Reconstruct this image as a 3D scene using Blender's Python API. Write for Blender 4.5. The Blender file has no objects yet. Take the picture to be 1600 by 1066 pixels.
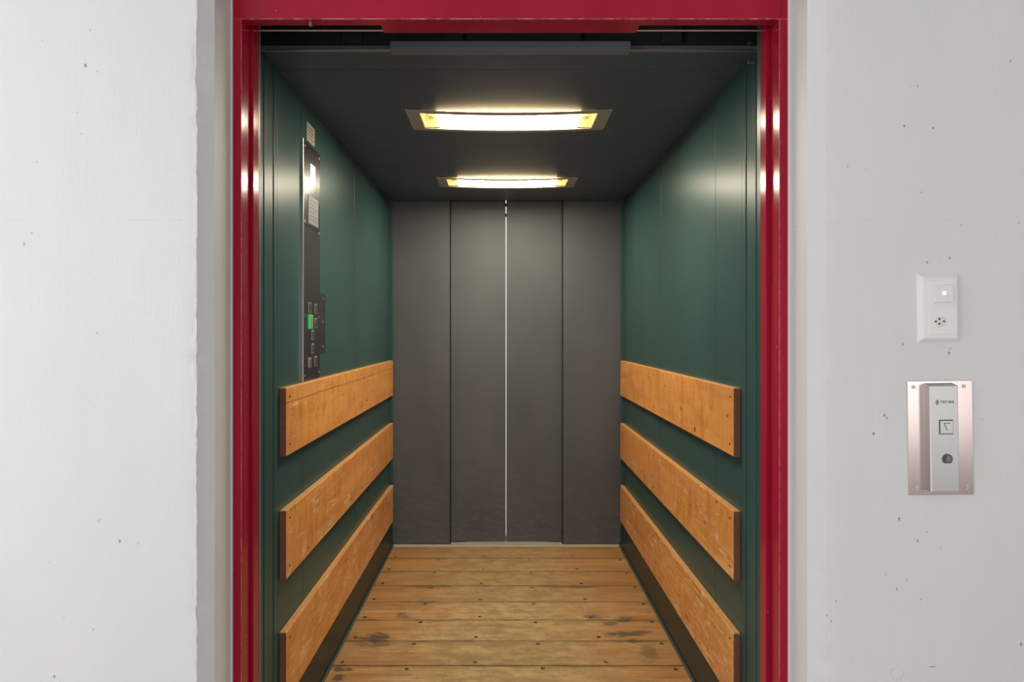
import bpy, bmesh, math, random
from mathutils import Vector, Matrix, noise

random.seed(7)
sc = bpy.context.scene
C = sc.collection
EYE = 1.362

# ------------------------------------------------------------------ camera
cam_d = bpy.data.cameras.new('camera')
cam_d.sensor_fit = 'HORIZONTAL'; cam_d.sensor_width = 36.0
cam_d.lens = 36.0 * 1067 / 1600
cam_d.shift_x = (800 - 787) / 1600.0
cam_d.shift_y = -(533 - 519) / 1600.0
cam_d.clip_start = 0.05
cam = bpy.data.objects.new('camera', cam_d); C.objects.link(cam)
cam.location = (0, 0, EYE); cam.rotation_euler = (math.pi / 2, 0, 0)
sc.camera = cam

# ------------------------------------------------------------------ world, daylight, exposure
w = bpy.data.worlds.new('world'); sc.world = w; w.use_nodes = True
bgn = w.node_tree.nodes['Background']
bgn.inputs[0].default_value = (0.99, 0.985, 0.975, 1); bgn.inputs[1].default_value = 1.5

def area(name, loc, rot, sx, sy, power, col):
    d = bpy.data.lights.new(name, 'AREA'); d.shape = 'RECTANGLE'; d.size = sx; d.size_y = sy
    d.energy = power; d.color = col
    o = bpy.data.objects.new(name, d); C.objects.link(o); o.location = loc; o.rotation_euler = rot
    return o
# daylight through the window of the left landing wall plus an added fill light behind the camera
area('daylight_left', (-2.38, -0.25, 1.55), (0, -math.pi / 2, 0), 1.9, 2.2, 30, (0.97, 0.985, 1.0))
area('fill_back', (1.2, -2.98, 1.10), (math.pi / 2, 0, 0), 6.2, 1.3, 27, (1.0, 0.985, 0.97))  # unseen source, placed and sized for the reflection in the call panel

sc.view_settings.view_transform = 'Standard'
sc.view_settings.look = 'None'
sc.view_settings.gamma = 1.0
sc.view_settings.use_curve_mapping = False
sc.view_settings.exposure = 0.0

# ------------------------------------------------------------------ material helpers
class NT:
    def __init__(s, name):
        m = bpy.data.materials.new(name); m.use_nodes = True
        s.m = m; s.t = m.node_tree; s.n = s.t.nodes; s.l = s.t.links
        s.b = s.n['Principled BSDF']
        s.pos = s.n.new('ShaderNodeNewGeometry').outputs['Position']
        s.sep = None
    def put(s, sock, v):
        if hasattr(v, 'links') or isinstance(v, bpy.types.NodeSocket): s.l.new(v, sock)
        else:
            if isinstance(v, tuple) and len(v) == 3 and sock.type == 'RGBA': v = v + (1,)
            sock.default_value = v
    def math(s, op, a, b=0.0, c=0.0, clamp=False):
        n = s.n.new('ShaderNodeMath'); n.operation = op; n.use_clamp = clamp
        s.put(n.inputs[0], a); s.put(n.inputs[1], b); s.put(n.inputs[2], c); return n.outputs[0]
    def vm(s, op, a, b=(0, 0, 0)):
        n = s.n.new('ShaderNodeVectorMath'); n.operation = op
        s.put(n.inputs[0], a); s.put(n.inputs[1], b)
        return n.outputs['Value'] if op in ('LENGTH', 'DISTANCE', 'DOT_PRODUCT') else n.outputs[0]
    def xyz(s):
        if s.sep is None:
            n = s.n.new('ShaderNodeSeparateXYZ'); s.l.new(s.pos, n.inputs[0]); s.sep = n.outputs
        return s.sep
    def noise(s, scale, stretch=(1, 1, 1), detail=4, rough=0.55, vec=None, dist=0.0):
        v = s.vm('MULTIPLY', vec if vec is not None else s.pos, stretch)
        n = s.n.new('ShaderNodeTexNoise'); s.l.new(v, n.inputs['Vector'])
        n.inputs['Scale'].default_value = scale; n.inputs['Detail'].default_value = detail
        n.inputs['Roughness'].default_value = rough; n.inputs['Distortion'].default_value = dist
        return n.outputs['Fac']
    def mr(s, v, a, b, c=0.0, d=1.0):
        n = s.n.new('ShaderNodeMapRange'); s.put(n.inputs[0], v)
        for i, q in enumerate((a, b, c, d)): n.inputs[i + 1].default_value = q
        return n.outputs[0]
    def mix(s, f, a, b, mode='MIX'):
        n = s.n.new('ShaderNodeMix'); n.data_type = 'RGBA'; n.blend_type = mode
        s.put(n.inputs[0], f); s.put(n.inputs[6], a); s.put(n.inputs[7], b); return n.outputs[2]
    def bump(s, h, strength=0.3, dist=0.002):
        n = s.n.new('ShaderNodeBump'); s.put(n.inputs['Height'], h)
        n.inputs['Strength'].default_value = strength; n.inputs['Distance'].default_value = dist
        s.l.new(n.outputs[0], s.b.inputs['Normal'])
    def set(s, **k):
        for a, v in k.items(): s.put(s.b.inputs[a.replace('_', ' ')], v)
        return s.m

def simple(name, col, rough=0.5, metal=0.0, coat=0.0, var=0.06, scale=40.0):
    t = NT(name)
    f = t.noise(scale)
    c = t.mix(f, tuple(max(0, q * (1 - var)) for q in col), tuple(min(1, q * (1 + var)) for q in col))
    t.set(Base_Color=c, Roughness=rough, Metallic=metal)
    t.b.inputs['Coat Weight'].default_value = coat
    return t.m

def emit(name, col, strength):
    t = NT(name); t.set(Base_Color=col, Roughness=0.4)
    t.b.inputs['Emission Color'].default_value = col + (1,)
    t.b.inputs['Emission Strength'].default_value = strength
    return t.m

def PX(px, d): return (px - 787) * d / 1067.0
def PZ(py, d): return EYE + (519 - py) * d / 1067.0

YW = 1.482      # face of the concrete wall
YF = 1.61       # face of the red frame

# ---- painted concrete
def concrete():
    t = NT('painted_concrete')
    x, y, z = t.xyz()
    f = t.noise(3.0, (1, 1, 0.5), 6)
    col = t.mix(f, (0.70, 0.705, 0.71), (0.80, 0.80, 0.80))
    streak = t.noise(14.0, (1, 1, 0.07), 5, 0.7)
    fine = t.noise(140.0, (1, 1, 0.35), 4, 0.6)
    blot = t.noise(9.0, (1, 1, 1), 5, 0.65)
    # pits where blow holes break the paint, each with its own size
    pits = [(134,102,3.5,.9),(141,47,2,.4),(152,112,2,.3),(121,176,1.6,.5),(127,209,1.6,.5),(58,253,2,.3),(50,364,2.2,.5),
            (38,381,4,.5),(66,63,1.5,.3),(187,846,3,.8),(146,984,1.8,.6),(85,1058,3.5,.6),(155,815,5,.25),(77,879,2,.2),
            (216,850,3,.2),(100,965,4,.12),(152,520,2,.5),
            (1413,197,3,.8),(1458,200,3.2,.6),(1434,135,2.2,.5),(1422,135,1.6,.4),(1579,95,3,.5),(1325,260,2,.4),(1353,265,1.6,.3),(1440,301,2,.5),
            (1502,352,2,.5),(1592,349,1.8,.5),(1449,410,2.8,.7),(1484,403,2.8,.8),(1470,409,2,.3),(1411,538,2.4,.8),
            (1483,552,3,.8),(1485,545,2,.5),(1365,678,3.2,.9),(1382,649,3,.7),(1386,653,3,.5),(1405,811,3.4,.8),(1434,845,3.4,.7),
            (1448,832,2,.5),(1401,920,2.4,.6),(1439,937,2.4,.6),(1470,857,2.2,.4),(1596,1007,4,.7),(1307,940,2.4,.5),(1299,971,3,.5),
            (1293,963,3,.5),(1384,898,1.8,.4),(1417,906,2,.4),(1535,655,2,.4),(1508,690,2,.3),(1416,545,2,.2)]
    acc = None
    nw = t.noise(260.0, (1, 1, 1), 3)
    for px, py, r, k in pits:
        X, Z = PX(px, YW), PZ(py, YW)
        d = t.vm('SUBTRACT', t.pos, (X, YW, Z))
        d = t.vm('MULTIPLY', d, (720 / r * 1.9, 0.0, 720 / r * 1.25))
        L = t.vm('LENGTH', d)
        L = t.math('ADD', L, t.math('MULTIPLY', nw, 1.6))
        a = t.mr(L, 1.35, 1.9, k, 0.0)
        acc = a if acc is None else t.math('MAXIMUM', acc, a)
    # small pits everywhere
    vo = t.n.new('ShaderNodeTexVoronoi'); vo.inputs['Scale'].default_value = 26
    t.l.new(t.vm('MULTIPLY', t.pos, (1, 1, 0.8)), vo.inputs['Vector'])
    rnd = t.n.new('ShaderNodeSeparateColor'); t.l.new(vo.outputs['Color'], rnd.inputs[0])
    small = t.math('MULTIPLY', t.mr(vo.outputs['Distance'], 0.025, 0.07, 1, 0), t.math('GREATER_THAN', rnd.outputs[0], 0.86))
    # the ring of a filled anchor hole low on the right, and a short scrape beside it
    dd = t.vm('LENGTH', t.vm('MULTIPLY', t.vm('SUBTRACT', t.pos, (PX(1400, YW), YW, PZ(1052, YW))), (1, 0, 1)))
    ring = t.math('SUBTRACT', 1.0, t.mr(t.math('ABSOLUTE', t.math('SUBTRACT', dd, 0.0135)), 0.0, 0.003), clamp=True)
    dl = t.vm('LENGTH', t.vm('MULTIPLY', t.vm('SUBTRACT', t.pos, (PX(85, YW), YW, PZ(1062, YW))), (1, 0, 1)))
    ring2 = t.math('SUBTRACT', 1.0, t.mr(t.math('ABSOLUTE', t.math('SUBTRACT', dl, 0.0105)), 0.0, 0.003), clamp=True)
    scr = t.mr(t.vm('LENGTH', t.vm('MULTIPLY', t.vm('SUBTRACT', t.pos, (PX(1457, YW), YW, PZ(1042, YW))), (110, 0, 700))), 0.7, 1.1, 0.6, 0)
    acc = t.math('MAXIMUM', acc, scr)
    # board joint of the formwork
    line = t.mr(t.math('ABSOLUTE', t.math('SUBTRACT', z, PZ(344, YW))), 0.0005, 0.0022, 1, 0)
    line = t.math('MULTIPLY', line, t.mr(t.noise(22.0, (1, 1, 0)), 0.46, 0.62))
    face = t.mr(y, 1.484, 1.49, 1.0, 0.0)
    dark = t.math('MULTIPLY', t.math('MAXIMUM', acc, t.math('MULTIPLY', small, 0.12)), face)
    col = t.mix(dark, col, (0.16, 0.155, 0.15))
    h = t.math('MULTIPLY', streak, 0.55)
    h = t.math('ADD', h, t.math('MULTIPLY', fine, 0.16))
    h = t.math('ADD', h, t.math('MULTIPLY', blot, 0.4))
    h = t.math('SUBTRACT', h, t.math('MULTIPLY', dark, 0.8))
    h = t.math('ADD', h, t.math('MULTIPLY', t.math('MAXIMUM', ring, ring2), 0.35))
    h = t.math('ADD', h, t.math('MULTIPLY', line, 0.3))
    t.bump(h, 0.55, 0.004)
    return t.set(Base_Color=col, Roughness=0.62)
M = {}
M['concrete'] = concrete()
M['plaster'] = simple('white_plaster', (0.76, 0.76, 0.75), 0.8)
M['landing_floor'] = simple('grey_screed', (0.36, 0.34, 0.33), 0.5, scale=6, var=0.15)
M['shaft'] = simple('raw_shaft_concrete', (0.16, 0.165, 0.175), 0.9, scale=8, var=0.3)

def green(name, col, rough, coat=0.0):
    t = NT(name)
    f = t.noise(3.0, (1, 1, 0.4), 2)
    c = t.mix(t.mr(f, 0.3, 0.7), tuple(q * 0.93 for q in col), tuple(q * 1.08 for q in col))
    t.set(Base_Color=c, Roughness=rough)
    t.b.inputs['Coat Weight'].default_value = coat; t.b.inputs['Coat Roughness'].default_value = 0.2
    return t.m
M['green'] = green('green_enamel', (0.034, 0.080, 0.076), 0.31)
M['green'].node_tree.nodes['Principled BSDF'].inputs['Specular IOR Level'].default_value = 0.145
M['ceil'] = green('dark_ceiling_enamel', (0.076, 0.102, 0.142), 0.42)
M['kick'] = green('kick_plate_enamel', (0.018, 0.036, 0.034), 0.36)
M['kick'].node_tree.nodes['Principled BSDF'].inputs['Specular IOR Level'].default_value = 0.22
M['angle'] = simple('grey_green_angle', (0.07, 0.095, 0.085), 0.35)
M['header'] = simple('dark_grey_header', (0.18, 0.195, 0.22), 0.45)
M['track'] = simple('dark_void_backing', (0.022, 0.024, 0.028), 0.5)
M['black'] = simple('black_rubber', (0.008, 0.008, 0.009), 0.6)
M['seam'] = simple('dark_joint', (0.008, 0.010, 0.010), 0.8)

def doorm():
    t = NT('rear_door_enamel')
    x, y, z = t.xyz()
    f = t.noise(4.0, (1, 1, 0.4), 5)
    c = t.mix(t.mr(f, 0.3, 0.7), (0.088, 0.092, 0.102), (0.112, 0.116, 0.125))
    low = t.mr(z, 0.05, 0.45, 1, 0)
    scuff = t.math('MULTIPLY', low, t.mr(t.noise(16.0, (1, 1, 2.2), 5, 0.7), 0.53, 0.72, 0, 0.55))
    c = t.mix(scuff, c, (0.17, 0.17, 0.17))
    dent = t.math('MULTIPLY', t.mr(z, 0.1, 0.75, 1, 0), t.noise(9.0, (1, 1, 1.7), 2))
    t.bump(t.math('ADD', t.math('MULTIPLY', dent, 3.2), t.math('MULTIPLY', t.noise(400.0, detail=2), 0.05)), 0.35, 0.006)
    t.set(Base_Color=c, Roughness=0.5, Metallic=0.0)
    t.b.inputs['Specular IOR Level'].default_value = 0.3
    return t.m
M['door'] = doorm()

def redm():
    t = NT('red_gloss_enamel')
    f = t.noise(7.0, (1, 1, 0.3), 5)
    c = t.mix(t.mr(f, 0.3, 0.7), (0.33, 0.008, 0.028), (0.40, 0.012, 0.038))
    ch = t.mr(t.noise(85.0, (1, 1, 0.5), 3, 0.6), 0.735, 0.76, 0, 0.75)
    c = t.mix(ch, c, (0.5, 0.30, 0.30))
    x, y, z = t.xyz()
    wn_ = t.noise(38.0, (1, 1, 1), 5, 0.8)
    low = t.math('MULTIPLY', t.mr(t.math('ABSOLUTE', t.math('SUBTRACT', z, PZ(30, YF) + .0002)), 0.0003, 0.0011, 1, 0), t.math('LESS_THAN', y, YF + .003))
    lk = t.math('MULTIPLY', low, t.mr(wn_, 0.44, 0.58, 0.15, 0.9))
    ve = None  # vertical arrises: highlight of the rounded edges painted as a pale line
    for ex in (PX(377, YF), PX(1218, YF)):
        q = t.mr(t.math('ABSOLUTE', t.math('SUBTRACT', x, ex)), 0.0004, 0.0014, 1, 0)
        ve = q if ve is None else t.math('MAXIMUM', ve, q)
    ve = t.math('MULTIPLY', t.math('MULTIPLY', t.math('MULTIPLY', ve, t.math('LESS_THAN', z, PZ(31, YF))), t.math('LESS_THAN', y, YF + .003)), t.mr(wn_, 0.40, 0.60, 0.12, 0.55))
    wear_glint = t.math('MULTIPLY', t.math('MAXIMUM', lk, ve), 1.0, clamp=True)  # lintel paint wear plus the painted edge highlight
    c = t.mix(wear_glint, c, (0.62, 0.40, 0.40))
    t.bump(t.noise(30.0, (1, 1, 0.2)), 0.08, 0.002)
    t.b.inputs['Specular IOR Level'].default_value = 0.2
    return t.set(Base_Color=c, Roughness=0.15)
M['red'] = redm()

def rail_wood():
    t = NT('varnished_beech')
    x, y, z = t.xyz()
    lowr = t.mr(z, 0.2, 1.1, 1.0, 0.0)
    g = t.noise(22.0, (1.0, 0.10, 1.0), 6, 0.65, dist=0.6)
    fl = t.noise(60.0, (1, 0.35, 1), 4, 0.6)
    big = t.noise(4.0, (1, 0.5, 2.0), 3)
    c = t.mix(t.mr(g, 0.3, 0.7), (0.56, 0.21, 0.040), (0.80, 0.37, 0.085))
    c = t.mix(t.mr(fl, 0.55, 0.75, 0, 0.5), c, (0.36, 0.11, 0.022))
    bird = t.noise(11.0, (1, 1.6, 0.5), 3, 0.6, dist=1.2)
    c = t.mix(t.mr(bird, 0.42, 0.62, 0, 0.45), c, (0.86, 0.42, 0.11))
    c = t.mix(t.mr(bird, 0.50, 0.34, 0, 0.5), c, (0.50, 0.165, 0.035))
    c = t.mix(t.mr(t.math('ADD', big, t.math('MULTIPLY', lowr, 0.12)), 0.40, 0.75, 0, 0.7), c, (0.66, 0.27, 0.085))
    # knocks and knots
    kn = t.mr(t.noise(30.0, (1, 0.5, 1), 2, 0.4), 0.70, 0.74, 0, 0.7)
    c = t.mix(kn, c, (0.10, 0.035, 0.012))
    def scratch(scale, stretch, wdt, dist, th):
        n_ = t.math('ABSOLUTE', t.math('SUBTRACT', t.noise(scale, stretch, 1, 0.5, dist=dist), 0.5))
        a_ = t.mr(n_, 0.0, wdt, 1, 0)
        mk = t.math('ADD', t.noise(9.0, (1, 0.7, 1.3), 4, 0.7), t.math('MULTIPLY', lowr, 0.13))
        return t.math('MULTIPLY', a_, t.mr(mk, th, th + 0.05, 0, 0.8))
    s = t.math('MAXIMUM', scratch(26.0, (1, 0.09, 1), 0.020, 0.12, 0.60), scratch(60.0, (1, 0.07, 1), 0.05, 0.2, 0.63))
    scuff = t.math('MULTIPLY', t.mr(t.noise(70.0, (1, 0.07, 1), 5, 0.8), 0.50, 0.62, 0, 0.45), t.mr(t.math('ADD', t.noise(5.0, (1, 0.6, 2), 3), t.math('MULTIPLY', lowr, 0.16)), 0.60, 0.72))
    s = t.math('MAXIMUM', s, scuff)
    c = t.mix(s, c, (0.88, 0.66, 0.40))
    ck = t.math('ABSOLUTE', t.math('SUBTRACT', z, t.math('ADD', 1.1245, t.math('MULTIPLY', t.noise(2.0), 0.02))))
    ck = t.math('MULTIPLY', t.mr(ck, 0.0008, 0.0035, 0.75, 0), t.math('LESS_THAN', x, 0.0))
    c = t.mix(ck, c, (0.22, 0.08, 0.03))
    # end grain, with the shade on the end faces mixed into its colour
    nrm = t.n.new('ShaderNodeNewGeometry').outputs['True Normal']
    sn = t.n.new('ShaderNodeSeparateXYZ'); t.l.new(nrm, sn.inputs[0])
    eg = t.math('GREATER_THAN', t.math('ABSOLUTE', sn.outputs[1]), 0.9)
    c = t.mix(t.math('MULTIPLY', eg, 0.85), c, (0.20, 0.075, 0.065))
    t.bump(t.math('ADD', g, t.math('MULTIPLY', s, -1.0)), 0.15, 0.001)
    t.set(Base_Color=c, Roughness=t.mr(g, 0.3, 0.7, 0.32, 0.5))
    return t.m
M['rail'] = rail_wood()
M['rail_edge'] = simple('pale_rail_edge', (0.60, 0.32, 0.12), 0.5, scale=90, var=0.3)

def floor_wood():
    t = NT('worn_plank_wood')
    x, y, z = t.xyz()
    idx = t.math('FLOOR', t.math('DIVIDE', t.math('SUBTRACT', 4.333, y), 0.2215))
    wn = t.n.new('ShaderNodeTexWhiteNoise'); wn.noise_dimensions = '1D'; t.l.new(idx, wn.inputs['W'])
    cb = t.n.new('ShaderNodeCombineXYZ'); t.l.new(t.math('MULTIPLY', wn.outputs['Value'], 37.0), cb.inputs[0]); t.l.new(t.math('MULTIPLY', idx, 3.1), cb.inputs[2])
    v = t.vm('ADD', t.pos, cb.outputs[0])
    g = t.noise(26.0, (0.09, 1, 1), 6, 0.7, vec=v, dist=0.4)
    g2 = t.noise(90.0, (0.06, 1, 1), 4, 0.7, vec=v)
    big = t.noise(3.5, (1, 1.6, 1), 4, 0.6, vec=v)
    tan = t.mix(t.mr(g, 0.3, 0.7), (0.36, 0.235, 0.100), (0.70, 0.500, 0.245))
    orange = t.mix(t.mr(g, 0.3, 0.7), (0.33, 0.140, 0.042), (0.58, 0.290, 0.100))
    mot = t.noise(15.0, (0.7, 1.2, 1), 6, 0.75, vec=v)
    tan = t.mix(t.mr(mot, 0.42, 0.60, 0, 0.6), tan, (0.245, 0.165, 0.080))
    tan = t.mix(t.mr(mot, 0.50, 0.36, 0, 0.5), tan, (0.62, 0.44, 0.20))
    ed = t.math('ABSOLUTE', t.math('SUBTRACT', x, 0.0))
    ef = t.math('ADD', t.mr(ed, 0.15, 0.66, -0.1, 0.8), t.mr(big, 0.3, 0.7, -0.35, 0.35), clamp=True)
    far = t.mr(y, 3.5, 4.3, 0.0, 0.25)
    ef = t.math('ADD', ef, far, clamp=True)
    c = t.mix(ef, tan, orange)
    c = t.mix(t.mr(wn.outputs['Value'], 0, 1, 0.0, 0.22), c, (0.20, 0.115, 0.05))
    c = t.mix(t.mr(g2, 0.55, 0.8, 0, 0.5), c, (0.10, 0.055, 0.022))
    c = t.mix(t.mr(t.noise(8.0, (0.6, 1, 1), 5, 0.7, vec=v), 0.6, 0.78, 0, 0.5), c, (0.16, 0.11, 0.07))
    # spills and black scuffs
    nw = t.noise(24.0, (0.6, 1.3, 1), 5, 0.7)
    acc = None
    for px, py, rx, rz, k in [(587,997,.075,.028,.85),(590,1006,.06,.028,.5),(975,991,.11,.016,.75),(1000,987,.06,.014,.6),(955,975,.045,.018,.6),
                              (978,968,.05,.022,.7),(925,964,.05,.014,.6),(1015,1018,.045,.045,.45),(628,962,.05,.022,.5),(665,940,.05,.02,.35),
                              (570,1006,.05,.02,.4),(527,1060,.03,.022,.8),(530,1046,.03,.012,.8),(546,1046,.02,.01,.8),(668,917,.16,.012,.6),
                              (905,917,.12,.012,.6),(990,1002,.04,.012,.7),(1020,940,.05,.02,.35),(870,917,.2,.01,.4),(625,960,.02,.01,.7)]:
        D = 1067 * EYE / (py - 519)
        d = t.vm('MULTIPLY', t.vm('SUBTRACT', t.pos, (PX(px, D), D, 0)), (1 / rx, 1 / (rz * 2.0), 0))
        L = t.math('ADD', t.vm('LENGTH', d), t.mr(nw, 0.25, 0.75, -0.7, 0.7))
        a = t.mr(L, 0.55, 1.0, k, 0)
        acc = a if acc is None else t.math('MAXIMUM', acc, a)
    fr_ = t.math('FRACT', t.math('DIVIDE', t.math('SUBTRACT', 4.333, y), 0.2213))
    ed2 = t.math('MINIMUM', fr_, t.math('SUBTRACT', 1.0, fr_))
    seam_dark = t.math('MULTIPLY', t.mr(ed2, 0.015, 0.07, 1, 0), t.mr(t.noise(12.0, (0.6, 2, 1), 4, 0.7), 0.42, 0.68, 0.15, 0.8))  # darker band along the plank seams, strengthens the thin gaps
    c = t.mix(seam_dark, c, (0.11, 0.075, 0.040))
    c = t.mix(acc, c, (0.055, 0.055, 0.045))
    rand = t.mr(t.noise(45.0, (0.5, 1.5, 1), 4, 0.6), 0.70, 0.78, 0, 0.55)
    c = t.mix(rand, c, (0.05, 0.035, 0.02))
    pale = t.mr(t.noise(60.0, (0.4, 1.2, 1), 2, 0.8, dist=2.0), 0.75, 0.80, 0, 0.4)
    c = t.mix(pale, c, (0.60, 0.42, 0.22))
    t.bump(t.math('ADD', g, t.math('MULTIPLY', g2, 0.5)), 0.25, 0.0015)
    t.set(Base_Color=c, Roughness=t.mr(g, 0.3, 0.7, 0.42, 0.6))
    return t.m
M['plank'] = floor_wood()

def steel(name, col, rough, aniso=0.0, brush=(1, 1, 0.03), metal=1.0):
    t = NT(name)
    g = t.noise(2600.0, brush, 2, 0.6)
    c = t.mix(g, tuple(q * 0.93 for q in col), col)
    t.set(Base_Color=c, Roughness=t.mr(g, 0.3, 0.7, rough - 0.04, rough + 0.04), Metallic=metal)
    t.bump(g, 0.05, 0.0003)
    return t.m
M['steel'] = steel('brushed_steel', (0.62, 0.60, 0.58), 0.35)
M['pink_steel'] = steel('rose_tinted_steel', (0.655, 0.54, 0.525), 0.22, brush=(0.03, 1, 1))
M['box_steel'] = steel('satin_grey_steel', (0.57, 0.55, 0.545), 0.36, brush=(0.03, 1, 1), metal=1.0)
M['darksteel'] = steel('dark_brushed_steel', (0.20, 0.195, 0.20), 0.22)
M['sill'] = steel('worn_sill_aluminium', (0.62, 0.56, 0.44), 0.5, brush=(0.03, 1, 1), metal=0.15)
M['plastic'] = simple('white_plastic', (0.83, 0.83, 0.83), 0.3, var=0.01)
M['hole'] = simple('pin_hole_black', (0.02, 0.02, 0.02), 0.6)
M['socket_ring'] = simple('warm_socket_plastic', (0.76, 0.69, 0.66), 0.4, var=0.02)
M['ink'] = simple('grey_ink', (0.10, 0.09, 0.09), 0.5)
M['paper'] = simple('yellowed_label', (0.42, 0.37, 0.29), 0.6, scale=200, var=0.2)
M['btn'] = simple('button_frame_grey', (0.22, 0.22, 0.21), 0.35)
M['btnface'] = simple('button_face_dark', (0.055, 0.055, 0.055), 0.3)
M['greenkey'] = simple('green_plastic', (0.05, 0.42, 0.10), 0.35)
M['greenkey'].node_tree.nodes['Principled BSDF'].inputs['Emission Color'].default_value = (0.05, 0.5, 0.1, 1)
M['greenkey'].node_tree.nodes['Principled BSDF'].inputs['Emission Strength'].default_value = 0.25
M['brass'] = simple('brass', (0.65, 0.50, 0.22), 0.35, metal=1.0)
M['lampframe'] = simple('lamp_frame_bronze', (0.50, 0.47, 0.40), 0.45, metal=0.2)
M['reflector'] = simple('cream_reflector', (0.75, 0.62, 0.38), 0.5)
M['lens'] = emit('lamp_lens', (1.0, 0.89, 0.69), 62.0)
M['lens_side'] = emit('lamp_lens_side', (1.0, 0.80, 0.45), 14.0)
M['lcd'] = emit('display_glass', (0.62, 0.72, 0.88), 0.9)
M['led'] = emit('switch_light', (1.0, 0.90, 0.76), 1.2)
M['winframe'] = simple('window_frame_grey', (0.5, 0.5, 0.5), 0.5)

# ------------------------------------------------------------------ mesh helpers
class MB:
    def __init__(s): s.bm = bmesh.new()
    def box(s, x0, x1, y0, y1, z0, z1, mi=0, bev=0.0, seg=2):
        b = bmesh.new()
        vs = [b.verts.new((x, y, z)) for x in (x0, x1) for y in (y0, y1) for z in (z0, z1)]
        for f in ((0, 1, 3, 2), (4, 6, 7, 5), (0, 4, 5, 1), (2, 3, 7, 6), (0, 2, 6, 4), (1, 5, 7, 3)):
            b.faces.new([vs[i] for i in f])
        if bev: bmesh.ops.bevel(b, geom=list(b.edges), offset=bev, segments=seg, affect='EDGES', profile=0.5)
        s._join(b, mi); return s
    def _join(s, b, mi):
        bmesh.ops.recalc_face_normals(b, faces=list(b.faces))
        mp = {v: s.bm.verts.new(v.co) for v in b.verts}
        for f in b.faces:
            n = s.bm.faces.new([mp[v] for v in f.verts]); n.material_index = mi
        b.free()
    def prism(s, pts, z0, z1, axis='z', mi=0, bev=0.0):
        """pts: closed polygon; axis z: (x,y), axis y: (x,z), axis x: (y,z)"""
        b = bmesh.new()
        def P(a, c, t): return {'z': (a, c, t), 'y': (a, t, c), 'x': (t, a, c)}[axis]
        lo = [b.verts.new(P(a, c, z0)) for a, c in pts]; hi = [b.verts.new(P(a, c, z1)) for a, c in pts]
        b.faces.new(lo); b.faces.new(hi[::-1])
        for i in range(len(pts)):
            j = (i + 1) % len(pts); b.faces.new((lo[i], hi[i], hi[j], lo[j]))
        if bev: bmesh.ops.bevel(b, geom=list(b.edges), offset=bev, segments=2, affect='EDGES', profile=0.5)
        s._join(b, mi); return s
    def cyl(s, c, axis, r, depth, mi=0, n=20, r2=None, bev=0.0):
        b = bmesh.new()
        bmesh.ops.create_cone(b, cap_ends=True, segments=n, radius1=r, radius2=r if r2 is None else r2, depth=depth)
        if bev: bmesh.ops.bevel(b, geom=[e for e in b.edges if len(e.link_faces) == 2 and any(len(f.verts) > 4 for f in e.link_faces)], offset=bev, segments=2, affect='EDGES')
        rot = {'z': Matrix(), 'y': Matrix.Rotation(math.pi / 2, 4, 'X'), 'x': Matrix.Rotation(math.pi / 2, 4, 'Y')}[axis]
        bmesh.ops.transform(b, matrix=Matrix.Translation(c) @ rot, verts=b.verts)
        s._join(b, mi); return s
    def build(s, name, mats, parent=None, org=(0, 0, 0), smooth=False):
        me = bpy.data.meshes.new(name)
        bmesh.ops.translate(s.bm, vec=-Vector(org), verts=s.bm.verts)
        s.bm.to_mesh(me); s.bm.free()
        if not isinstance(mats, (list, tuple)): mats = [mats]
        for m in mats: me.materials.append(m)
        if smooth: me.polygons.foreach_set('use_smooth', [True] * len(me.polygons))
        o = bpy.data.objects.new(name, me); C.objects.link(o)
        if parent is not None: o.parent = parent
        return o

def tag(o, label, cat, group=None, kind=None):
    o['label'] = label; o['category'] = cat
    if group: o['group'] = group
    if kind: o['kind'] = kind
    return o
def empty(name, loc, label, cat, group=None, kind=None, rot=(0, 0, 0)):
    o = bpy.data.objects.new(name, None); C.objects.link(o); o.location = loc; o.rotation_euler = rot
    o.empty_display_size = 0.1
    return tag(o, label, cat, group, kind)
def copy_tree(o, parent=None):
    c = o.copy(); C.objects.link(c); c.parent = parent
    for ch in list(o.children): copy_tree(ch, c)
    return c

# ------------------------------------------------------------------ landing: concrete wall with rough opening edge
XL, XR = -0.6417, 0.6736           # reveal sides
EL, ER = -0.6667, 0.7014           # arris on the wall face
ZT = 2.30                          # top of the opening
ROOM_X0, ROOM_X1, ROOM_Y0, ROOM_Z1 = -2.4, 4.6, -3.0, 2.75

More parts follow.
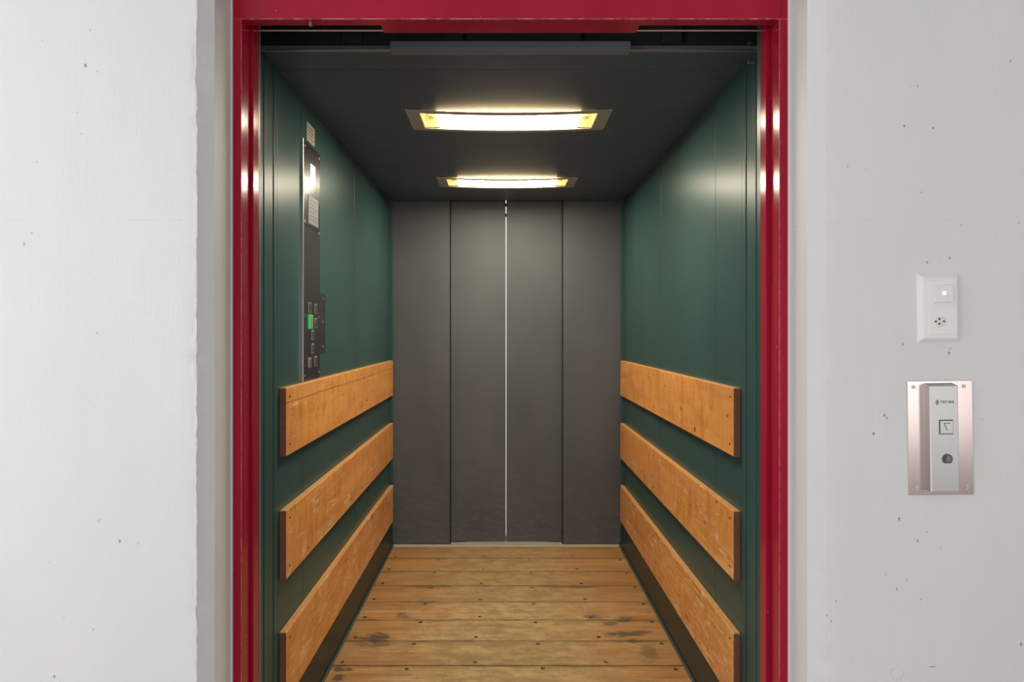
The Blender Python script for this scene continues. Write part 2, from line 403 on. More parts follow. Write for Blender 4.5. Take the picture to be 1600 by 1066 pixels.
def rough_side(bm, face_x, edge_x, rev_x, sgn, chips):
    """sgn = -1: wall to the left of the opening, +1: to the right"""
    nz = 300
    cols = []
    L = abs(face_x - edge_x)
    offs = [0, .0025, .005, .008, .012, .017, .024, .034, .05, .08, .15, .4, .9]
    offs = [o for o in offs if o < L] + [L]
    rows = []
    for k in range(nz + 1):
        z = ZT * k / nz
        n1 = noise.noise(Vector((3.1 * sgn, 0, z * 9))) * 0.0016
        n2 = noise.noise(Vector((7.7 * sgn, 2, z * 85))) * 0.0016
        n3 = max(0, noise.noise(Vector((1.7 * sgn, 5, z * 31))) - 0.28) * 0.005
        ch = 0.0
        for cz, cw, cd in chips:
            t_ = abs(z - cz) / cw
            if t_ < 1: ch = max(ch, cd * (1 - t_ * t_) * (0.6 + 0.4 * noise.noise(Vector((z * 160, 0, 0)))))
        jag = n1 + n2 + n3 + ch
        row = []
        for o in reversed(offs):
            f = max(0.0, 1 - o / 0.03)
            x = edge_x + sgn * (o + jag * f)
            y = YW + f * f * (0.0016 + 0.6 * ch + 0.0022 * noise.noise(Vector((x * 90, 4, z * 70)))) + 0.0007 * noise.noise(Vector((x * 7, 1, z * 5)))
            row.append((x, y, z))
        # chamfer of mortar and then the reveal
        for f in (0.35, 0.7, 1.0):
            x = edge_x + sgn * jag * (1 - f) + (rev_x - edge_x) * f
            y = YW + 0.0035 + 0.030 * f + 0.0012 * noise.noise(Vector((x * 60, f * 5, z * 40)))
            if f == 1.0: x += 0.0009 * noise.noise(Vector((2, sgn, z * 35)))
            row.append((x, y, z))
        row.append((rev_x, 1.545, z)); row.append((rev_x, 1.80, z))
        rows.append([bm.verts.new(p) for p in row])
    for k in range(nz):
        for i in range(len(rows[0]) - 1):
            bm.faces.new((rows[k][i], rows[k][i + 1], rows[k + 1][i + 1], rows[k + 1][i]))
        for i in (len(offs) - 1, len(offs) + 2):
            bm.edges.get((rows[k][i], rows[k + 1][i])).smooth = False

m = MB()
rough_side(m.bm, ROOM_X0, EL, XL, -1, [(PZ(78, YW), .03, .006), (PZ(118, YW), .035, .006), (PZ(185, YW), .02, .005), (PZ(560, YW), .016, .006), (PZ(955, YW), .018, .006), (PZ(640, YW), .01, .003), (PZ(765, YW), .012, .003)])
rough_side(m.bm, ROOM_X1, ER, XR, 1, [(PZ(950, YW), .05, .003), (PZ(92, YW), .012, .004), (PZ(1040, YW), .02, .004)])
bmesh.ops.recalc_face_normals(m.bm, faces=list(m.bm.faces))
for f in m.bm.faces: f.smooth = True
m.box(ROOM_X0, ROOM_X1, YW, 1.80, ZT, ROOM_Z1)
m.box(ROOM_X0, XL - 0.03, 1.53, 1.80, 0, ZT); m.box(XR + 0.03, ROOM_X1, 1.53, 1.80, 0, ZT)
tag(m.build('wall_front', M['concrete']), 'white painted rough concrete landing wall around the lift opening', 'wall', kind='structure')

# rest of the landing (behind and beside the camera): the room the daylight comes into
m = MB().box(ROOM_X0, ROOM_X1, ROOM_Y0, 1.74, -0.12, 0)
tag(m.build('floor_landing', M['landing_floor']), 'grey screed floor of the landing before the lift', 'floor', kind='structure')
m = MB().box(ROOM_X0, ROOM_X1, ROOM_Y0, 1.80, ROOM_Z1, ROOM_Z1 + .1)
tag(m.build('ceiling_landing', M['plaster']), 'white ceiling of the landing', 'ceiling', kind='structure')
m = MB().box(ROOM_X1, ROOM_X1 + .1, ROOM_Y0, 1.8, -.1, ROOM_Z1 + .1)
tag(m.build('wall_landing_right', M['plaster']), 'white wall closing the landing on the right', 'wall', kind='structure')
m = MB()
m.box(-2.5, -2.4, ROOM_Y0, 1.8, -.1, .6).box(-2.5, -2.4, ROOM_Y0, 1.8, 2.5, ROOM_Z1 + .1)
m.box(-2.5, -2.4, ROOM_Y0, -1.35, .6, 2.5).box(-2.5, -2.4, .85, 1.8, .6, 2.5)
tag(m.build('wall_landing_left', M['plaster']), 'white wall with a window on the left of the landing', 'wall', kind='structure')
m = MB()
m.box(-2.5, 4.7, -3.1, -3.0, -.1, .44).box(-2.5, 4.7, -3.1, -3.0, 1.76, ROOM_Z1 + .1)
m.box(-2.5, -1.9, -3.1, -3.0, .44, 1.76).box(4.3, 4.7, -3.1, -3.0, .44, 1.76)
tag(m.build('wall_landing_back', M['plaster']), 'white wall with an added light opening opposite the lift', 'wall', kind='structure')

# ------------------------------------------------------------------ red entrance frame (door_1)
fr = empty('door_1', (0.016, YF, 0), 'glossy red steel door frame around the lift entrance', 'door frame', kind='structure')
FO = (0.016, YF, 0)
ZH = PZ(30, YF)                     # underside of the lintel
Y2, Y3 = 1.675, 1.715
def jamb(xo, a, b, s):
    # s = +1 when inward is +x
    pts = [(xo, YF), (a, YF), (a - s * .0023, Y2 - .006), (a - s * .009, Y2 - .006), (a - s * .009, Y2), (b, Y2), (b - s * .0014, Y3), (xo - s * 0.02, Y3), (xo - s * .02, YF + .02), (xo, YF + .02)]
    m = MB().prism(pts, 0.0, ZH + 0.13, 'z', bev=0.0012)
    return m.build('jamb', M['red'], fr, FO)
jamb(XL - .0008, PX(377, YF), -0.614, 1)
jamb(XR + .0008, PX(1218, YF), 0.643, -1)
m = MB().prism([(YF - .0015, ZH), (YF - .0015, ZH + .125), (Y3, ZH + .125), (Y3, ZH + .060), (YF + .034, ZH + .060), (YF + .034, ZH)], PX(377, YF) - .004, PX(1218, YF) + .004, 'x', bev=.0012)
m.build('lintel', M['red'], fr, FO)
m = MB().box(PX(597, 1.66), PX(997, 1.66), YF + .0345, 1.686, ZH + .0005, ZH + .012, bev=.001)
m.build('guard_plate', M['red'], fr, FO)
m = MB().cyl((PX(485, 1.63), 1.632, ZH - .003), 'z', .0045, .006)
m.build('screw', M['steel'], fr, FO)
m = MB().box(XL + .012, XR - .012, 1.700, 1.706, PZ(48, 1.70), PZ(45.5, 1.70), bev=.0008)
m.build('track_rail', M['steel'], fr, FO)

# mortar seal line between frame and concrete
m = MB()
for x0, x1 in ((XL, XL + .0035), (XR - .004, XR)):
    m.box(x0, x1, YF - .006, YF + .004, 0, ZT, bev=.001)
tag(m.build('trim_1', M['concrete']), 'thin painted sealant line between red frame and concrete reveal', 'trim', kind='structure')

# pushed-back landing and car door leaves beside the entrance
def leaf(name, x0, x1, y0, y1, label, grp=None):
    m = MB().box(x0, x1, y0, y1, 0.012, 2.16, bev=.004, seg=3)
    m.box(x0 + .004, x1 - .004, y0 + .008, y0 + .014, 0.012, 2.161)
    o = m.build(name, M['green'], None)
    return tag(o, label, 'sliding door', kind='structure')
leaf('door_3', -0.86, -0.632, 1.735, 1.775, 'edge of the green sliding door leaf pushed back at left jamb')
leaf('door_4', 0.657, 0.86, 1.735, 1.775, 'edge of the green sliding door leaf pushed back at right jamb')
def leaf_pair(side, xa, xb, xc, xd, name):
    m = MB().box(xa, xb, 1.785, 1.825, 0.012, 2.16, bev=.004, seg=3)
    m.box(xc, xd, 1.90, 1.935, 0.012, 2.19, bev=.004, seg=3).box(xc, xd, 1.945, 2.035, 0.012, 2.19, bev=.004, seg=3)
    tag(m.build(name, M['green']), f'edges of the green lift car door leaves folded back on the {side}', 'sliding door', kind='structure')
leaf_pair('left', -1.0, -.668, -1.0, -.716, 'door_5')
leaf_pair('right', .692, 1.0, .754, 1.0, 'door_6')
m = MB().box(XL - .2, XR + .2, 1.74, 2.02, -0.03, -0.001, bev=.001)
for y in (1.79, 1.84, 1.95): m.box(XL - .2, XR + .2, y, y + .008, -.001, .0005)
tag(m.build('trim_2', M['sill']), 'metal door sill between landing and lift car floor', 'trim', kind='structure')

# ------------------------------------------------------------------ shaft
m = MB()
m.box(-1.3, -1.25, 1.80, 4.60, -.3, 3.0).box(1.25, 1.3, 1.80, 4.60, -.3, 3.0)
m.box(-1.3, 1.3, 1.80, 4.60, 3.0, 3.05).box(-1.3, 1.3, 1.75, 4.60, -.35, -.3)
m.box(-1.3, 1.3, 1.76, 1.81, ZT - .02, 3.0).box(-1.3, -.9, 1.76, 1.81, -.3, 2.4).box(.92, 1.3, 1.76, 1.81, -.3, 2.4)
m.box(-1.3, -.25, 4.46, 4.60, -.3, 3.0).box(.30, 1.3, 4.46, 4.60, -.3, 3.0)
m.box(-.25, .30, 4.46, 4.60, 2.32, 3.0).box(-.25, .30, 4.46, 4.60, -.3, -.01)
tag(m.build('wall_shaft', M['shaft']), 'dark lift shaft around the car', 'wall', kind='structure')

# ------------------------------------------------------------------ lift car shell
WL, WR = -0.722, 0.760
CF, CB = 2.05, 4.345                # front and back of the car
CZ = EYE + 0.8385                   # ceiling height
SEAMS = [2.178, 2.450, 3.300, 4.160, CB]
def car_wall(name, x, s, label, org):
    m = MB()
    t = s * 0.03
    def slab(y0, y1, z0, z1, proud=0.0, bev=.0012, mi=0):
        a, b = sorted((x - s * proud, x + t)); m.box(a, b, y0, y1, z0, z1, mi, bev=bev)
    # fluted front post
    slab(CF, 2.098, 0, CZ + .02, .003, .003); slab(2.1005, 2.137, 0, CZ, .0, .003); slab(2.1395, 2.1755, 0, CZ, .002, .003)
    for i in range(len(SEAMS) - 1):
        slab(SEAMS[i] + .001, SEAMS[i + 1] - .001, 0.0, CZ)
    # dark backing in the joints
    a, b = sorted((x + s * .008, x + s * .028)); m.box(a, b, CF, CB + .01, 0, CZ, 1)
    # corner post beside the rear doors
    slab(4.325, CB, 0, CZ, .017, .002)
    return m.build(name, [M['green'], M['seam']], None)
lw = tag(car_wall('wall_left', WL, -1, '', None), 'green enamelled left wall of the lift car', 'wall', kind='structure')
rw = tag(car_wall('wall_right', WR, 1, '', None), 'green enamelled right wall of the lift car', 'wall', kind='structure')

# vent slots under the ceiling: punched strip on both walls
def vents(x, s, parent, y0):
    m = MB()
    a, b = sorted((x, x - s * .0016)); m.box(a, b, y0, 4.30, CZ - .050, CZ - .003, 0, bev=.0005, seg=1)
    y = y0 + .008
    while y < 4.29:
        a, b = sorted((x - s * .0013, x - s * .0019)); m.box(a, b, y, y + .0045, CZ - .044, CZ - .010, 1); y += .0115
    return m.build('vent_strip', [M['green'], M['black']], parent)
vents(WR, 1, rw, 2.455)
vents(WL, -1, lw, 2.95)

# kick plates
def kick(x, s, parent, label):
    m = MB(); a, b = sorted((x, x + s * .022)); m.box(a, b, 2.18, 4.335, 0.0, 0.19, 0, bev=.001)
    o = m.build('kick_plate', M['kick'], parent)
    m = MB(); a, b = sorted((x, x - s * .010)); m.box(a, b, 2.06, 4.332, 0.0, 0.0075, 0, bev=.002, seg=3)
    m.build('floor_angle', M['angle'], parent)
kick(-0.707, -1, lw, ''); kick(0.742, 1, rw, '')

# plank floor
m = MB()
m.box(-.72, .755, 2.03, 4.34, -.05, -.014, 1)
edges = [4.333]
for s_ in (4.112, 3.890, 3.667, 3.447, 3.232, 3.013, 2.789, 2.567, 2.345, 2.12, 2.04): edges.append(s_)
for i in range(len(edges) - 1):
    gp = random.uniform(.0026, .0044)
    m.box(-.7065, .7415, edges[i + 1] + gp, edges[i] - gp, -.02, random.uniform(-.001, 0), 0, bev=.0006, seg=1)
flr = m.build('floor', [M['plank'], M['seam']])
tag(flr, 'worn wooden plank floor of the lift car', 'floor', kind='structure')
# countersunk screws in the planks
def screw_mesh():
    m = MB(); m.cyl((0, 0, .0003), 'z', .0085, .0006, 1, 16); m.cyl((-.001, -.002, .0007), 'z', .0034, .0008, 0, 12)
    return m.build('screw', [M['steel'], M['hole']], flr)
s0 = screw_mesh(); first = True
for i, y in enumerate(edges[1:-2]):
    for x, dy in ((-.66, .032), (-.118, .032), (.42, .032), (-.39, -.028), (.155, -.028), (.695, -.028)):
        o = s0 if first else s0.copy()
        if not first: C.objects.link(o); o.parent = flr
        first = False
        o.location = (x + random.uniform(-.006, .006), y + dy + random.uniform(-.005, .005), 0); o.rotation_euler[2] = random.uniform(0, 6)

# sill in front of the rear doors
m = MB().box(-.705, .742, 4.334, 4.46, -.02, .001, bev=.0008)
m.box(-.705, .742, 4.372, 4.376, .0, .0016, 1).box(-.705, .742, 4.408, 4.4115, .0, .0016, 1)
tag(m.build('trim_3', [M['sill'], M['seam']]), 'pale metal sill strip under the rear sliding doors', 'trim', kind='structure')

# car ceiling with two lamp openings
LAMPS = [(2.565, 2.815, 0.781), (3.685, 3.925, 0.765)]
m = MB()
def csl(x0, x1, y0, y1, mi=0, b=.001): m.box(x0, x1, y0, y1, CZ, CZ + .03, mi, bev=b)
csl(WL - .02, WR + .02, CF, 2.181)
cx = .019
hx = .34
segs = []
y = 2.184
for (a, b, wd) in LAMPS:
    csl(WL - .02, WR + .02, y, a + .02, b=0)
    csl(WL - .02, cx - hx, a + .02, b - .02, b=0); csl(cx + hx, WR + .02, a + .02, b - .02, b=0)
    y = b - .02
csl(WL - .02, WR + .02, y, CB + .0, b=0)
m.box(WL, WR, 2.06, 2.30, CZ + .012, CZ + .028, 1)
tag(m.build('ceiling', [M['ceil'], M['steel']]), 'dark enamelled ceiling of the lift car', 'ceiling', kind='structure')

# front header of the car with its door track cover
hd = empty('trim_4', (cx, 2.0, CZ), 'dark grey header beam over the lift car front', 'trim', kind='structure'); HO = (cx, 2.0, CZ)
m = MB().box(WL - .03, WR + .03, 2.036, 2.0485, CZ, PZ(72, 2.04), bev=.001)
m.build('header_beam', M['header'], hd, HO)
m = MB().box(PX(610, 2.0), PX(985, 2.0), 1.995, 2.035, PZ(79, 2.0), PZ(65, 2.0), bev=.0015)
m.build('track_cover', M['header'], hd, HO)
m = MB().box(WL + .02, WR - .02, 2.030, 2.036, CZ - .0005, CZ + .002)
m.build('edge_strip', M['steel'], hd, HO)
m = MB().box(WL - .03, WR + .03, 2.039, 2.046, PZ(72, 2.04) + .0005, 2.52)  # backing added in the void; its dark paint stands for the shade there
for xx in (-.45, -.15, .20, .50): m.box(xx - .03, xx + .03, 2.022, 2.039, PZ(70, 2.04), PZ(40, 2.04), bev=.002)
m.build('void_backing', M['track'], hd, HO)
m = MB().cyl((PX(1174, 2.04), 2.04, PZ(97, 2.04)), 'x', .006, .02, 0, 12).cyl((PX(1171, 2.02), 2.02, PZ(66, 2.02)), 'y', .006, .012, 0, 12)
m.build('bolt', M['steel'], hd, HO)

# ------------------------------------------------------------------ rear sliding doors (door_2)
dr = empty('door_2', (0.0145, 4.40, 0), 'closed dark grey four-panel sliding doors at the back of lift car', 'sliding doors', kind='structure')
DO = (0.0145, 4.40, 0)
def dpanel(x0, x1, y0, y1, z0, taper=0.0, s=0):
    m = MB()
    b = bmesh.new()
    xa0, xa1 = x0, x1
    vs = []
    for z, k in ((z0, 1.0), (2.31, 0.0)):
        a = x0 + (taper * (-1) * k if s > 0 else 0); c = x1 + (taper * k if s < 0 else 0)
        vs += [b.verts.new(p) for p in ((a, y0, z), (c, y0, z), (c, y1, z), (a, y1, z))]
    b.faces.new(vs[0:4]); b.faces.new(vs[4:8][::-1])
    for i in range(4):
        j = (i + 1) % 4; b.faces.new((vs[i], vs[i + 4], vs[j + 4], vs[j]))
    bmesh.ops.bevel(b, geom=list(b.edges), offset=.002, segments=2, affect='EDGES')
    m._join(b, 0)
    return m.build('door_panel', M['door'], dr, DO)
dpanel(-.74, PX(703.5, 4.38), 4.380, 4.404, .004)
dpanel(PX(879, 4.38), .775, 4.380, 4.404, .004)
gc = PX(790.7, 4.42)
dpanel(-.36, gc - .0022, 4.420, 4.448, .006, .0012, -1)
dpanel(gc + .0022, .40, 4.420, 4.448, .006, .0012, 1)
m = MB()
for x_ in (PX(703.5, 4.38), PX(879, 4.38)): m.box(x_ - .0035, x_ + .0035, 4.3785, 4.405, .004, 2.31, bev=.001)  # dark strips added to make the panel overlaps show
m.build('panel_joint', M['seam'], dr, DO)
m = MB()
for y_ in (320, 336): m.box(gc - .008, gc + .008, 4.4155, 4.4215, PZ(y_ + 3, 4.42), PZ(y_ - 2, 4.42), bev=.001)
m.build('door_stop', M['black'], dr, DO)

# ------------------------------------------------------------------ ceiling lamps
def lamp(a, b, wd, label):
    yc = (a + b) / 2
    o = (cx, yc, CZ)
    e = empty('ceiling_lamp', o, label, 'ceiling lamp', group='ceiling lamps in the lift car')
    # bowed frame plate: a ring of strips following a shallow arc
    bm = bmesh.new()
    N = 24; bow = .012; th = .003
    xo = wd / 2; xi = wd / 2 - .052; yo = (b - a) / 2; yi = yo - .030
    def zb(x): return -.001 - bow * (1 - (x / xo) ** 2)
    def quadstrip(xs, y0, y1):
        rows = []
        for x in xs:
            z = zb(x); rows.append([bm.verts.new(p) for p in ((x, y0, z), (x, y1, z), (x, y1, z - th), (x, y0, z - th))])
        for i in range(len(rows) - 1):
            for k in range(4):
                j = (k + 1) % 4; bm.faces.new((rows[i][k], rows[i][j], rows[i + 1][j], rows[i + 1][k]))
        bm.faces.new(rows[0]); bm.faces.new(rows[-1][::-1])
    full = [-xo + 2 * xo * i / N for i in range(N + 1)]
    quadstrip(full, -yo, -yi); quadstrip(full, yi, yo)
    for sx in (-1, 1):
        xs = [sx * (xi + (xo - xi) * i / 3) for i in range(4)]
        quadstrip(xs, -yi, yi)
    bmesh.ops.recalc_face_normals(bm, faces=list(bm.faces))
    mm = MB(); mm.bm.free(); mm.bm = bm
    mm.build('frame', M['lampframe'], e, (0, 0, 0))
    # housing above the opening
    m = MB()
    H = .07
    hy = yo - .02
    m.box(-hx, hx, -hy, -hy + .002, -.0, H).box(-hx, hx, hy - .002, hy, 0, H)
    m.box(-hx, -hx + .002, -hy, hy, 0, H).box(hx - .002, hx, -hy, hy, 0, H)
    m.box(-hx, hx, -hy, hy, H, H + .003)
    m.build('housing', M['reflector'], e, (0, 0, 0))
    # opal lens: bright underside, dim flanks
    bm = bmesh.new()
    lx = wd * .355; ly = yi - .004
    rows = []
    for i in range(N + 1):
        x = -lx + 2 * lx * i / N
        z = zb(x) - .0005; rows.append([bm.verts.new(p) for p in ((x, -ly, z + .010), (x, -ly + .006, z), (x, ly - .006, z), (x, ly, z + .010), (x, ly, z + .03), (x, -ly, z + .03))])
    for i in range(N):
        for k in range(6):
            j = (k + 1) % 6
            f = bm.faces.new((rows[i][k], rows[i][j], rows[i + 1][j], rows[i + 1][k])); f.material_index = 0 if k == 1 else (1 if k in (0, 2, 3, 5) else 2)
    for r_ in (rows[0], rows[-1][::-1]):
        f = bm.faces.new(r_); f.material_index = 1
    bmesh.ops.recalc_face_normals(bm, faces=list(bm.faces))
    mm = MB(); mm.bm.free(); mm.bm = bm
    mm.build('diffuser', [M['lens'], M['lens_side'], M['reflector']], e, (0, 0, 0))
    # lamp holders at both ends
    for sx in (-1, 1):
        m = MB().box(sx * (lx + .022) - .016, sx * (lx + .022) + .016, -.020, .020, .006, .030, bev=.003)
        m.build('lamp_holder', M['reflector'], e, (0, 0, 0))
    return e
lamp(*LAMPS[0], 'long rectangular lit ceiling lamp nearer the lift entrance')
lamp(*LAMPS[1], 'long rectangular lit ceiling lamp nearer the rear doors')

# ------------------------------------------------------------------ wooden bumper rails
RT = [0.181, 0.576, 0.968]; RB = [0.400, 0.797, 1.195]
POS = ['topmost', 'middle', 'lowest']
LOOK = [['under the control panel'], ['above the lowest rail'], ['just above the floor']]
def rail(side, k):
    s = -1 if side == 'left' else 1
    xw = WL if s < 0 else WR
    xf = -0.699 if s < 0 else 0.737
    y0, y1 = 2.196, 4.318
    if s > 0: y0 = 2.19
    z1, z0 = EYE - RT[k], EYE - RB[k]
    org = ((xw + xf) / 2, (y0 + y1) / 2, z0)
    e = empty('bumper_rail', org, f'{POS[k]} orange wooden bumper rail on the {side} car wall' + (', ' + LOOK[k][0] if s < 0 or k else ''), 'wooden rail', group='wooden bumper rails on the car walls')
    m = MB(); a, b = sorted((xw, xf))
    m.box(a, b, y0, y1, z0, z1, 0, bev=.002)
    m.build('board', M['rail'], e, org)
    # paler strip along the top
    m = MB(); xa, xb = sorted((xw - s * .001, xf + s * .0025))
    m.box(xa, xb, y0 + .002, y1 - .002, z1 - .001, z1 + .0012, 0, bev=.0006, seg=1)
    m.build('pale_edge', M['rail_edge'], e, org)
    for yy in (y0 + .035, (y0 + y1) / 2 + .1, y1 - .06):
        for zz in (z0 + .035, z1 - .03):
            m = MB().cyl((xf - s * .0003, yy, zz), 'x', .0042, .0012, 0, 12)
            m.build('screw', M['hole'], e, org)
    return e
for side in ('left', 'right'):
    for k in range(3): rail(side, k)

# ------------------------------------------------------------------ car operating panel
yA, yB = 2.440, 2.660               # along the wall
OX = WL
cop = empty('control_panel', (OX, 2.55, 1.19), 'tall narrow dark steel control panel with buttons on the left car wall', 'control panel')
CO = (OX, 2.55, 1.19)
zt, zb_ = EYE + .690, EYE - .176
m = MB()
m.box(OX - .001, OX + .0065, yA, yB, zb_, EYE + .045, bev=.0015)
m.box(OX - .001, OX + .0065, yA, yB, EYE + .0462, EYE + .388, bev=.0015)
m.box(OX - .001, OX + .0065, yA, yB, EYE + .3892, zt, bev=.0015)
m.build('face_plate', M['darksteel'], cop, CO)
m = MB().box(OX - .001, OX + .0085, yA - .009, yA - .0005, zb_ - .004, zt + .002, bev=.001)  # bright strip added for the highlight on the panel's chamfer
m.build('edge_highlight', M['steel'], cop, CO)
def xb(d): return OX + .0065 + d
m = MB().box(xb(-.001), xb(.0015), 2.530, 2.590, EYE + .548, EYE + .625, bev=.0008)
m.build('display', M['lcd'], cop, CO)
m = MB().box(xb(-.001), xb(.0012), 2.500, 2.632, EYE + .400, EYE + .505, bev=.0006)
for i in range(6): m.box(xb(.001), xb(.0016), 2.515, 2.60 + .015 * (i % 2), EYE + .417 + .014 * i, EYE + .4205 + .014 * i, 1)
m.build('rating_plate', [M['header'], M['ink']], cop, CO)
def button(y, z, kind):
    m = MB(); wdt = .019
    m.box(xb(-.001), xb(.003), y - wdt, y + wdt, z - .019, z + .019, 0, bev=.002)
    o = m.build('button', M['btn'], cop, CO)
    m = MB()
    m.box(xb(.002), xb(.0045), y - .0145, y + .0145, z - .0145, z + .0145, 0, bev=.002)
    m.build('button_cap', M['brass'] if kind == 'alarm' else M['btnface'], o)
    # offset: cap is a child of the button, whose mesh is stored relative to the panel
    return o
capfix = []
for (y, z, kd) in ((2.514, .090, ''), (2.595, .088, ''), (2.595, .034, ''), (2.555, -.012, ''), (2.555, -.062, ''), (2.514, -.113, 'alarm'), (2.595, -.111, '')):
    o = button(y, EYE + z, kd)
    for ch in o.children:
        for v in ch.data.vertices: v.co -= Vector(CO)
m = MB(); z = EYE + .038
m.box(xb(-.001), xb(.006), 2.490, 2.546, z - .0265, z + .0265, 0, bev=.002)
gk = m.build('key_cover', M['greenkey'], cop, CO); gk['label'] = 'bright green key cover'
m = MB().box(xb(.005), xb(.0075), 2.516, 2.541, z - .020, z + .018, 0, bev=.001)
m.build('cover_window', M['btn'], gk, CO)
for (y, z) in ((2.458, .388 + .012), (2.645, .388 - .006), (2.645, .672), (2.458, .058), (2.645, .058), (2.455, -.158), (2.645, -.155), (2.458, .672)):
    m = MB().cyl((xb(.0008), y, EYE + z), 'x', .0052, .0022, 0, 14, bev=.0006)
    m.build('screw', M['steel'], cop, CO)

# enamel service flap behind the panel (thin outline on the wall)
m = MB()
m.box(OX - .001, OX + .0018, 2.432, 2.95, EYE - .20 + .03, EYE + .785, bev=.0008)
tag(m.build('service_flap', M['green']), 'green enamelled wall flap around the control panel', 'panel', kind='structure')
m = MB().box(OX + .001, OX + .0026, 2.498, 2.600, EYE + .704, EYE + .772, bev=.0003, seg=1)
for i in range(4): m.box(OX + .0024, OX + .0030, 2.508, 2.590 - .012 * (i % 2), EYE + .716 + .013 * i, EYE + .7195 + .013 * i, 1)
tag(m.build('notice_sticker', [M['paper'], M['ink']]), 'small yellowed printed sticker above the control panel', 'sticker')

# key switch strip beside the panel
ks = empty('key_switch_plate', (OX, 2.705, EYE - .08), 'narrow grey plate with keyhole right of the control panel', 'key switch'); KO = (OX, 2.705, EYE - .08)
m = MB().box(OX - .0005, OX + .0045, 2.664, 2.748, EYE - .083, EYE + .153, bev=.0015)
m.build('plate', M['darksteel'], ks, KO)
m = MB().cyl((OX + .006, 2.706, EYE + .040), 'x', .0075, .004, 0, 20, bev=.001)
m.build('keyhole', M['steel'], ks, KO)
for z in (.133, -.058):
    m = MB().cyl((OX + .0052, 2.714, EYE + z), 'x', .006, .002, 0, 14, bev=.0006)
    m.build('screw', M['steel'], ks, KO)

# ------------------------------------------------------------------ switch and socket plate
TH = -0.0131
sw = empty('wall_switch_and_socket', (0.9415, YW, 1.4144), 'white double plate with lit switch above a socket on right concrete wall', 'switch', rot=(0, TH, 0))
def L(mb, name, mat, parent): return mb.build(name, mat, parent)
W_, H_ = .0455, .0733
b = bmesh.new()
def ringverts(w_, h_, y): return [b.verts.new((sx * w_, y, sz * h_)) for sx, sz in ((-1, -1), (1, -1), (1, 1), (-1, 1))]
r0 = ringverts(W_, H_, 0.002); r1 = ringverts(W_, H_, -.003); r2 = ringverts(W_ - .009, H_ - .008, -.0095); r3 = ringverts(W_ - .0145, H_ - .0135, -.0098)
for A, B in ((r0, r1), (r1, r2), (r2, r3)):
    for i in range(4):
        j = (i + 1) % 4; b.faces.new((A[i], A[j], B[j], B[i]))
b.faces.new(r3)
bmesh.ops.bevel(b, geom=[e for e in b.edges if len(e.link_faces) == 2], offset=.0008, segments=2, affect='EDGES')
m = MB(); m._join(b, 0); L(m, 'cover_frame', M['plastic'], sw)
def lx_(px): return (px - 1465) / 720.0
def lz_(py): return (481.3 - py) / 720.0
m = MB().box(lx_(1447.5), lx_(1491), -.0108, -.006, lz_(477.5), lz_(440), 0, bev=.0006)
L(m, 'switch_insert', M['plastic'], sw)
m = MB().prism([(-.0105, lz_(445.8)), (-.0150, lz_(447)), (-.0165, lz_(473)), (-.0105, lz_(473.8))], lx_(1454.6), lx_(1482.8), 'x', bev=.0005)
rk = L(m, 'rocker', M['plastic'], sw)
m = MB().box(lx_(1466), lx_(1471.2), -.0163, -.0150, lz_(461.6), lz_(456.4), 0, bev=.0003)
L(m, 'indicator_light', M['led'], rk)
m = MB().box(lx_(1447), lx_(1490.5), -.0112, -.006, lz_(522.5), lz_(479.8), 0, bev=.0006)
sk = L(m, 'socket_insert', M['plastic'], sw)
hexp = [(lx_(1455), lz_(503)), (lx_(1459.5), lz_(495.5)), (lx_(1470), lz_(495.5)), (lx_(1475), lz_(503)), (lx_(1470), lz_(511)), (lx_(1459.5), lz_(511))]
m = MB().prism(hexp, -.0118, -.0105, 'y', bev=.0004)
L(m, 'socket_face', M['socket_ring'], sk)
for px, py in ((1456.6, 502.5), (1462.3, 498.7), (1469.3, 502.5), (1462.3, 506.2)):
    m = MB().cyl((lx_(px), -.0119, lz_(py)), 'y', .0021, .0006, 0, 14)
    L(m, 'pin_hole', M['hole'], sk)

# ------------------------------------------------------------------ call station
cxp, czp = (.8763 + 1.0170) / 2, EYE + (519 - 684) / 720.0
cs = empty('lift_call_panel', (cxp, YW, czp), 'rose-tinted steel call panel with down button below the white switch', 'call panel', rot=(0, TH, 0))
hw, hh = .0703, .1236
m = MB().box(-hw, hw, -.0025, .003, -hh, hh, 0, bev=.0008)
L(m, 'back_plate', M['pink_steel'], cs)
def qx(px): return (px - 1468.6) / 720.0
def qz(py): return (684 - py) / 720.0
bx0, bx1 = PX(1444.5, YW) - cxp, PX(1497.8, 1.462) - cxp
bz1, bz0 = PZ(602.8, 1.462) - czp, PZ(769, 1.462) - czp
# housing that projects from the plate, with chamfered lower and upper ends
m = MB().prism([(-.002, bz0 + .002), (-.0208, bz0 + .000), (-.0208, bz1), (-.002, bz1 + .0045)], bx0, bx1, 'x', bev=.0012)
hb = L(m, 'housing', M['box_steel'], cs)
m = MB().box(bx0 - .0008, bx0 + .0018, -.0218, -.0195, bz0 + .001, bz1 - .001, 0, bev=.0006)  # white strip standing in for the glint along the housing edge
L(m, 'edge_glint', M['plastic'], hb)
YB = -.0208
def fx(px): return PX(px, YW + YB) - cxp
def fz(py): return PZ(py, YW + YB) - czp
m = MB().box(fx(1467.4), fx(1489.6), YB - .0003, YB + .001, fz(679), fz(656), 0)
bt_w = L(m, 'button_well', M['ink'], hb)
m = MB().box(fx(1468.6), fx(1488.4), YB - .0028, YB + .001, fz(677.8), fz(657.3), 0, bev=.0008)
bt = L(m, 'call_button', M['box_steel'], hb)
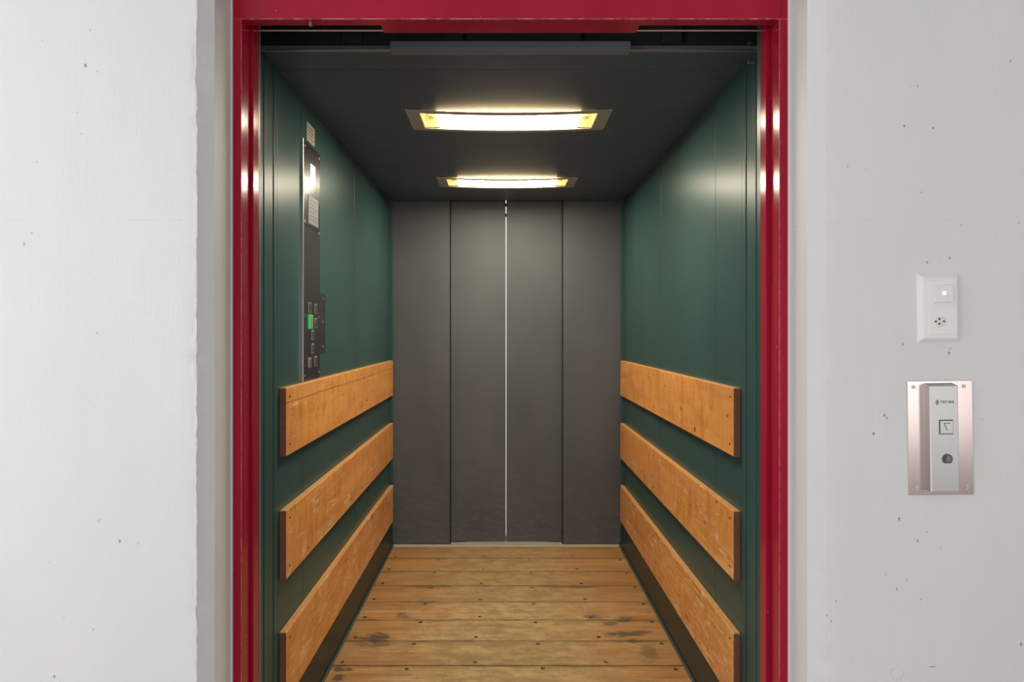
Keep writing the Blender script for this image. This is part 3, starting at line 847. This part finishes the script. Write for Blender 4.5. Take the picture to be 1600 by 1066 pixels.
# engraved down arrow: an outline of three bars
def bar(mb, p, q, wd, y0, y1):
    (x0, z0), (x1, z1) = p, q
    dx, dz = x1 - x0, z1 - z0; ln = math.hypot(dx, dz); nx, nz = -dz / ln * wd / 2, dx / ln * wd / 2
    mb.prism([(x0 + nx, z0 + nz), (x1 + nx, z1 + nz), (x1 - nx, z1 - nz), (x0 - nx, z0 - nz)], y0, y1, 'y')
A, B_, C_ = (fx(1474.0), fz(661.3)), (fx(1484.3), fz(661.3)), (fx(1479.3), fz(673))
m = MB()
bar(m, A, B_, .0013, YB - .0033, YB - .0027); bar(m, A, C_, .0013, YB - .0033, YB - .0027)
L(m, 'arrow_mark', M['ink'], hb)
m = MB(); bar(m, B_, C_, .0011, YB - .0033, YB - .0027)
L(m, 'arrow_highlight_side', M['plastic'], hb)
# key cylinder (round, cut flat at the bottom)
m = MB()
kc = (fx(1479.7), fz(717.6)); r = .0112
pts = [(kc[0] + r * math.cos(a), kc[1] + max(-r * .80, r * math.sin(a))) for a in [2 * math.pi * i / 28 for i in range(28)]]
m.prism(pts, YB - .0012, YB + .001, 'y', 0)
L(m, 'key_cylinder', M['ink'], hb)
m = MB().cyl((kc[0] + .0005, YB - .0022, kc[1] + .0008), 'y', .0068, .002, 0, 24, bev=.0006)
L(m, 'key_barrel', M['darksteel'], hb)
# maker's mark and lettering
m = MB()
dcx, dcz = fx(1465.2), fz(628.6)
ow, oh = .0036, .0052
for (p, q) in (((dcx - ow, dcz), (dcx, dcz + oh)), ((dcx, dcz + oh), (dcx + ow, dcz)), ((dcx + ow, dcz), (dcx, dcz - oh)), ((dcx, dcz - oh), (dcx - ow, dcz)), ((dcx, dcz - oh * .4), (dcx, dcz + oh * .4))):
    bar(m, p, q, .0014, YB - .0004, YB + .0002)
L(m, 'diamond_emblem', M['ink'], hb)
cu = bpy.data.curves.new('lettering', 'FONT'); cu.body = 'TECRIL'; cu.size = .0078; cu.extrude = .0002; cu.align_x = 'LEFT'; cu.align_y = 'CENTER'; cu.offset = .00012
cu.space_character = 1.05
to = bpy.data.objects.new('lettering', cu); C.objects.link(to)
bpy.context.view_layer.update()
me = bpy.data.meshes.new_from_object(to.evaluated_get(bpy.context.evaluated_depsgraph_get()))
wtxt = max(v.co.x for v in me.vertices) - min(v.co.x for v in me.vertices); mn = min(v.co.x for v in me.vertices)
tw = (1493 - 1469.5) * (YW + YB) / 1067
sfx = tw / wtxt
for v in me.vertices:
    x, y, z = v.co; v.co = ((x - mn) * sfx + fx(1469.5), YB - .0002 - z, y + dcz)
me.materials.clear(); me.materials.append(M['ink'])
bpy.data.objects.remove(to)
lo = bpy.data.objects.new('lettering', me); C.objects.link(lo); lo.parent = hb
for px, py in ((1427.5, 604.5), (1506, 604), (1430, 762), (1508.5, 761)):
    m = MB().cyl((qx(px), -.0030, qz(py)), 'y', .0046, .0022, 0, 18, bev=.0008)
    m.box(qx(px) - .0030, qx(px) + .0030, -.0043, -.0040, qz(py) - .0006, qz(py) + .0006, 1)
    L(m, 'screw', [M['steel'], M['ink']], cs)
